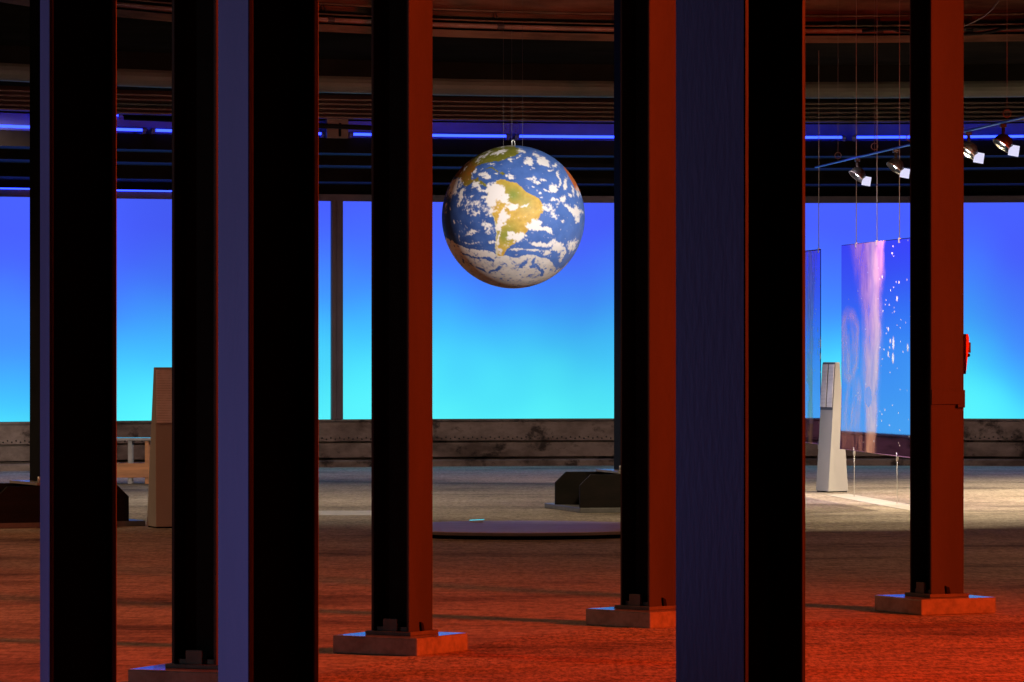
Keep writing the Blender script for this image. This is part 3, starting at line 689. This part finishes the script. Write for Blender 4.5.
def banner(label, A, B, z0, z1, kind, curl, wires, ties, ns=220, nt_=300):
    """A: far left end on the floor plan, B: near right end"""
    A = Vector(A); B = Vector(B); d = B - A; W = d.length; d.normalize()
    ang = math.atan2(d.y, d.x)
    t = thing('picture_banner', label, 'banner', (A.x, A.y, z0), ang, 'hanging space pictures')
    art = banner_art(kind); hgt = z1 - z0
    V = []; Fc = []; C = []
    us = [(512 + F * (A + d * W * i / ns).x / (A + d * W * i / ns).y - 842) / 67 if not kind else i / ns * 1.5 - .72 for i in range(ns + 1)]
    for j in range(nt_ + 1):
        tt = j / nt_; z = hgt * (1 - tt)
        u = max(0, (.75 - z) / .75); off = -curl * u * u
        for i in range(ns + 1):
            s = i / ns; V.append((s * W, off, z)); C.append(art(us[i], tt))
    n = len(V)
    for j in range(nt_):
        for i in range(ns):
            a = j * (ns + 1) + i; Fc.append((a, a + 1, a + ns + 2, a + ns + 1))
    me = bpy.data.meshes.new('printed_sheet'); me.from_pydata(V, [], Fc)
    ca = me.color_attributes.new('print', 'FLOAT_COLOR', 'POINT'); ca.data.foreach_set('color', [x for c in C for x in c])
    me.polygons.foreach_set('use_smooth', [True] * len(Fc)); me.materials.append(M['banner']); me.update()
    o = bpy.data.objects.new('printed_sheet', me); col.objects.link(o); o.parent = t
    sm = o.modifiers.new('thick', 'SOLIDIFY'); sm.thickness = .006; sm.offset = -1
    for s in wires:
        MB().tube([(s * W, .0, hgt - .02), (s * W, 0, 5.3 - z0)], .0042, 6).build('suspension_wire', M['picture_wire'], t, True)
        MB().box((s * W, 0, hgt - .015), (.03, .022, .05)).build('wire_clamp', M['wire'], t)
    for s in ties:
        ft = MB().tube([(s * W, -curl, .02), (s * W, -curl, -z0)], .0035, 6).build('floor_tie', M['wire'], t, True)
        MB().tube([(s * W, -curl, .035), (s * W, -curl, -.05)], .012, 8).build('tie_clip', M['wire'], ft, True)
    return t
ZA, ZB = 46.96, 43.6
A = Vector((330 * ZA / F, ZA)); Bv = Vector((397 * ZB / F, ZB)); dv = Bv - A
Wb = 1.28
def s_at(x):
    """where along A..B*Wb the image column x falls"""
    k = (x - 512) / F; q = (k * A.y - A.x) / (dv.x - k * dv.y); return q / Wb
banner('pink nebula picture with bright stars, hanging beside the right red column', A, A + dv * Wb, .473, 2.60, 0, .019, [s_at(856.3), s_at(877), s_at(899.5)], [s_at(856), s_at(899)])
Z2 = 48.9; A2 = Vector((309 * Z2 / F, Z2))
banner('blue space picture behind the nebula banner, mostly hidden by the widest front column', A2 - dv * .85, A2, .473, 2.60, 1, .0, [.30, .955], [.955], 110, 140)

# ------------------------------------------------------------------ track and spotlights
HT = 3.42; hv = HT - H
def trk(x, y): Y = hv * F / (341 - y); return Vector(((x - 512) * Y / F, Y, HT))
T0, T1 = trk(816, 167.2), trk(1024, 117.2)
T2 = T0 + (T1 - T0) * 1.35
tr = thing('light_track', 'slanting blue lit track that carries the black spotlights', 'light track', T0)
dd = (T2 - T0); ang = math.atan2(dd.y, dd.x)
mb = MB(); mb.box(dd / 2, (dd.length, .030, .016), ang); mb.build('track_profile', M['rail'], tr, bevel=.004)
def on_track(x):
    k = (x - 512) / F; q = (k * T0.y - T0.x) / ((T1 - T0).x - k * (T1 - T0).y); return T0 + (T1 - T0) * q
for x in (838, 874.5, 910, 1007):
    p = on_track(x) - T0
    mb = MB(); mb.tube([p + Vector((0, 0, .0)), p + Vector((0, 0, 5.3 - HT))], .002, 6)
    mb.build('hanger_wire', M['thin_wire'], tr, True)
    mb = MB(); c = p + Vector((0, 0, .065)); mb.tube([c + .032 * Vector((math.cos(a * PI / 8), 0, math.sin(a * PI / 8))) for a in range(17)], .005, 6); mb.build('wire_ring', M['thin_wire'], tr, True)
names = [(857.5, 'track spotlight with a white shade, farthest down the track beside the banner wires'), (895.5, 'track spotlight with a white shade, cut by the left edge of the right red column'),
         (968.5, 'track spotlight with a white shade, just right of the right red column'), (1003, 'track spotlight with a white shade, nearest the right edge of the picture')]
lampdirs = []
for i, (x, lab) in enumerate(names):
    p = on_track(x)
    t = thing('track_spotlight', lab, 'spotlight', p, 0, 'spotlights on the slanting track')
    MB().box((0, 0, -.028), (.05, .10, .03)).build('track_adapter', M['lamp'], t, bevel=.004)
    MB().tube([(0, 0, -.03), (.004, 0, -.11), (.006, 0, -.16)], .014, 8).build('stem', M['lamp'], t, True)
    # housing: half round shell looking down and to the left, towards the camera
    dirv = Vector((-.60, -.20, -.77)).normalized()
    q = Vector((0, 0, 1)).rotation_difference(dirv).to_matrix().to_4x4()
    c = Vector((.002, 0, -.172))
    Mx = Matrix.Translation(c) @ q
    hs = MB().lathe([(0, -.075), (.035, -.068), (.064, -.045), (.080, -.01), (.085, .03), (.079, .03), (.074, -.008), (.055, -.04), (0, -.055)], 28, Mx, 0).build('housing', M['lamp'], t, True)
    MB().lathe([(0.0, -.012), (.02, -.008), (.028, .004), (.0, .012)], 20, Mx).build('bulb', M['lens'], hs, True)
    MB().lathe([(.083, .030), (.089, .030), (.089, .022), (.083, .022)], 28, Mx).build('front_ring', M['wire'], hs, True)
    # square white shade hung on the right of the mouth
    c2_ = c + Vector((.082, -.055, -.066))
    Rm = Matrix.Rotation(math.radians(10), 3, 'Y') @ Matrix.Rotation(math.radians(-18), 3, 'X')
    MB().box(c2_, (.088, .006, .096), M=Rm).build('white_shade', M['shade'], t, bevel=.002)
    MB().tube([c + Vector((.035, -.05, -.045)), c2_ + Vector((-.01, 0, .045))], .006, 6).build('shade_arm', M['lamp'], t, True)
    lampdirs.append((p + c, dirv))

# ------------------------------------------------------------------ light
def aim(o, tgt):
    d = Vector(tgt) - o.location; o.rotation_euler = d.to_track_quat('-Z', 'Y').to_euler()
def spot(name, loc, tgt, power, c, deg, blend=.3, r=.08):
    l = bpy.data.lights.new(name, 'SPOT'); l.energy = power; l.color = c; l.spot_size = math.radians(deg); l.spot_blend = blend; l.shadow_soft_size = r
    o = bpy.data.objects.new(name, l); col.objects.link(o); o.location = loc; aim(o, tgt); return o
def point(name, loc, power, c, r=.1):
    l = bpy.data.lights.new(name, 'POINT'); l.energy = power; l.color = c; l.shadow_soft_size = r
    o = bpy.data.objects.new(name, l); col.objects.link(o); o.location = loc; return o
RED = (1.0, .058, .006); WARM = (1.0, .80, .50); VIO = (.27, .26, 1.0)
spot('red_floodlight', (11.4, 18.0, 5.2), (0.4, 18.4, 1.0), 24500, RED, 108, .6, .9)
spot('red_ceiling_floodlight', (9.0, 30.0, 1.0), (0.3, 47.5, 7.2), 2400, RED, 36, .8, .15)
spot('violet_floodlight', (-7.0, 15.0, 0.7), (0, 14.0, 3.4), 1120, VIO, 62, .3, .3)
point('grey_fill_lamp', (-8.5, 15.0, 2.6), 150, (.95, .90, .90), .3)  # unseen fill added to lift the plinths' left faces
spot('globe_spotlight', (5.0, 26.5, 4.6), GC, 7600, (1, .96, .9), 9.5, .25)
for (p, d_), tg, e_ in zip(lampdirs, [(3.72, 44.6, 1.0), (3.85, 43.6, .9), (1.8, 44, 0), (1.5, 42, 0)], (150, 150, 240, 240)):
    spot('track_spotlight_beam', p + Vector((-.02, -.02, -.05)), tg, e_, WARM, 95, .5, .03)
spot('picture_fill', (0.4, 43.0, 4.5), (3.6, 45.2, 1.5), 950, (1, .84, .94), 46, .5, .1)  # unseen lamp added to brighten the left part of the banner
spot('floor_spotlight', (8.2, 46.0, 4.8), (8.2, 46.0, 0), 3900, (1, .80, .55), 124, .35)
spot('floor_spotlight', (-2.0, 45.5, 4.45), (-2.0, 45.5, 0), 430, (1, .79, .58), 122, .45)
spot('floor_spotlight', (-8.5, 40.0, 4.3), (-6.0, 42.0, 0), 330, WARM, 100, .6)  # unseen lamp added to light the left pillar's side
for x_, e_ in ((-6, 260), (1.5, 320), (8.5, 180)):
    spot('wall_fill_spot', (x_, 51.3, 4.2), (x_, 54.5, 0), e_, (1, .70, .64), 110, .6)  # unseen lamps added to brighten the back wall and the floor before it
for x_, y_, e_ in ((-7.0, 35.0, 380), (7.5, 33.0, 380), (-4.0, 25.5, 210)):
    spot('orange_fill', (x_, y_, 5.0), (x_ * .8, y_, 0), e_, (1, .40, .18), 132, .6, .3)  # unseen lamps added to warm the dim middle and left floor

w = bpy.data.worlds.new('dark_hall'); sc.world = w; w.use_nodes = True
w.node_tree.nodes['Background'].inputs[0].default_value = (0.001, 0.001, 0.0012, 1)

# ------------------------------------------------------------------ camera
cam = bpy.data.cameras.new('camera'); co = bpy.data.objects.new('camera', cam); col.objects.link(co)
co.location = (0, 0, H); co.rotation_euler = (PI / 2, 0, 0)
cam.sensor_width = 36.0; cam.lens = 36.0 * F / 1024.0; cam.clip_start = .1; cam.clip_end = 200
sc.camera = co
sc.view_settings.view_transform = 'Standard'; sc.view_settings.look = 'None'
sc.view_settings.gamma = 1.0; sc.view_settings.exposure = 0.0; sc.view_settings.use_curve_mapping = False
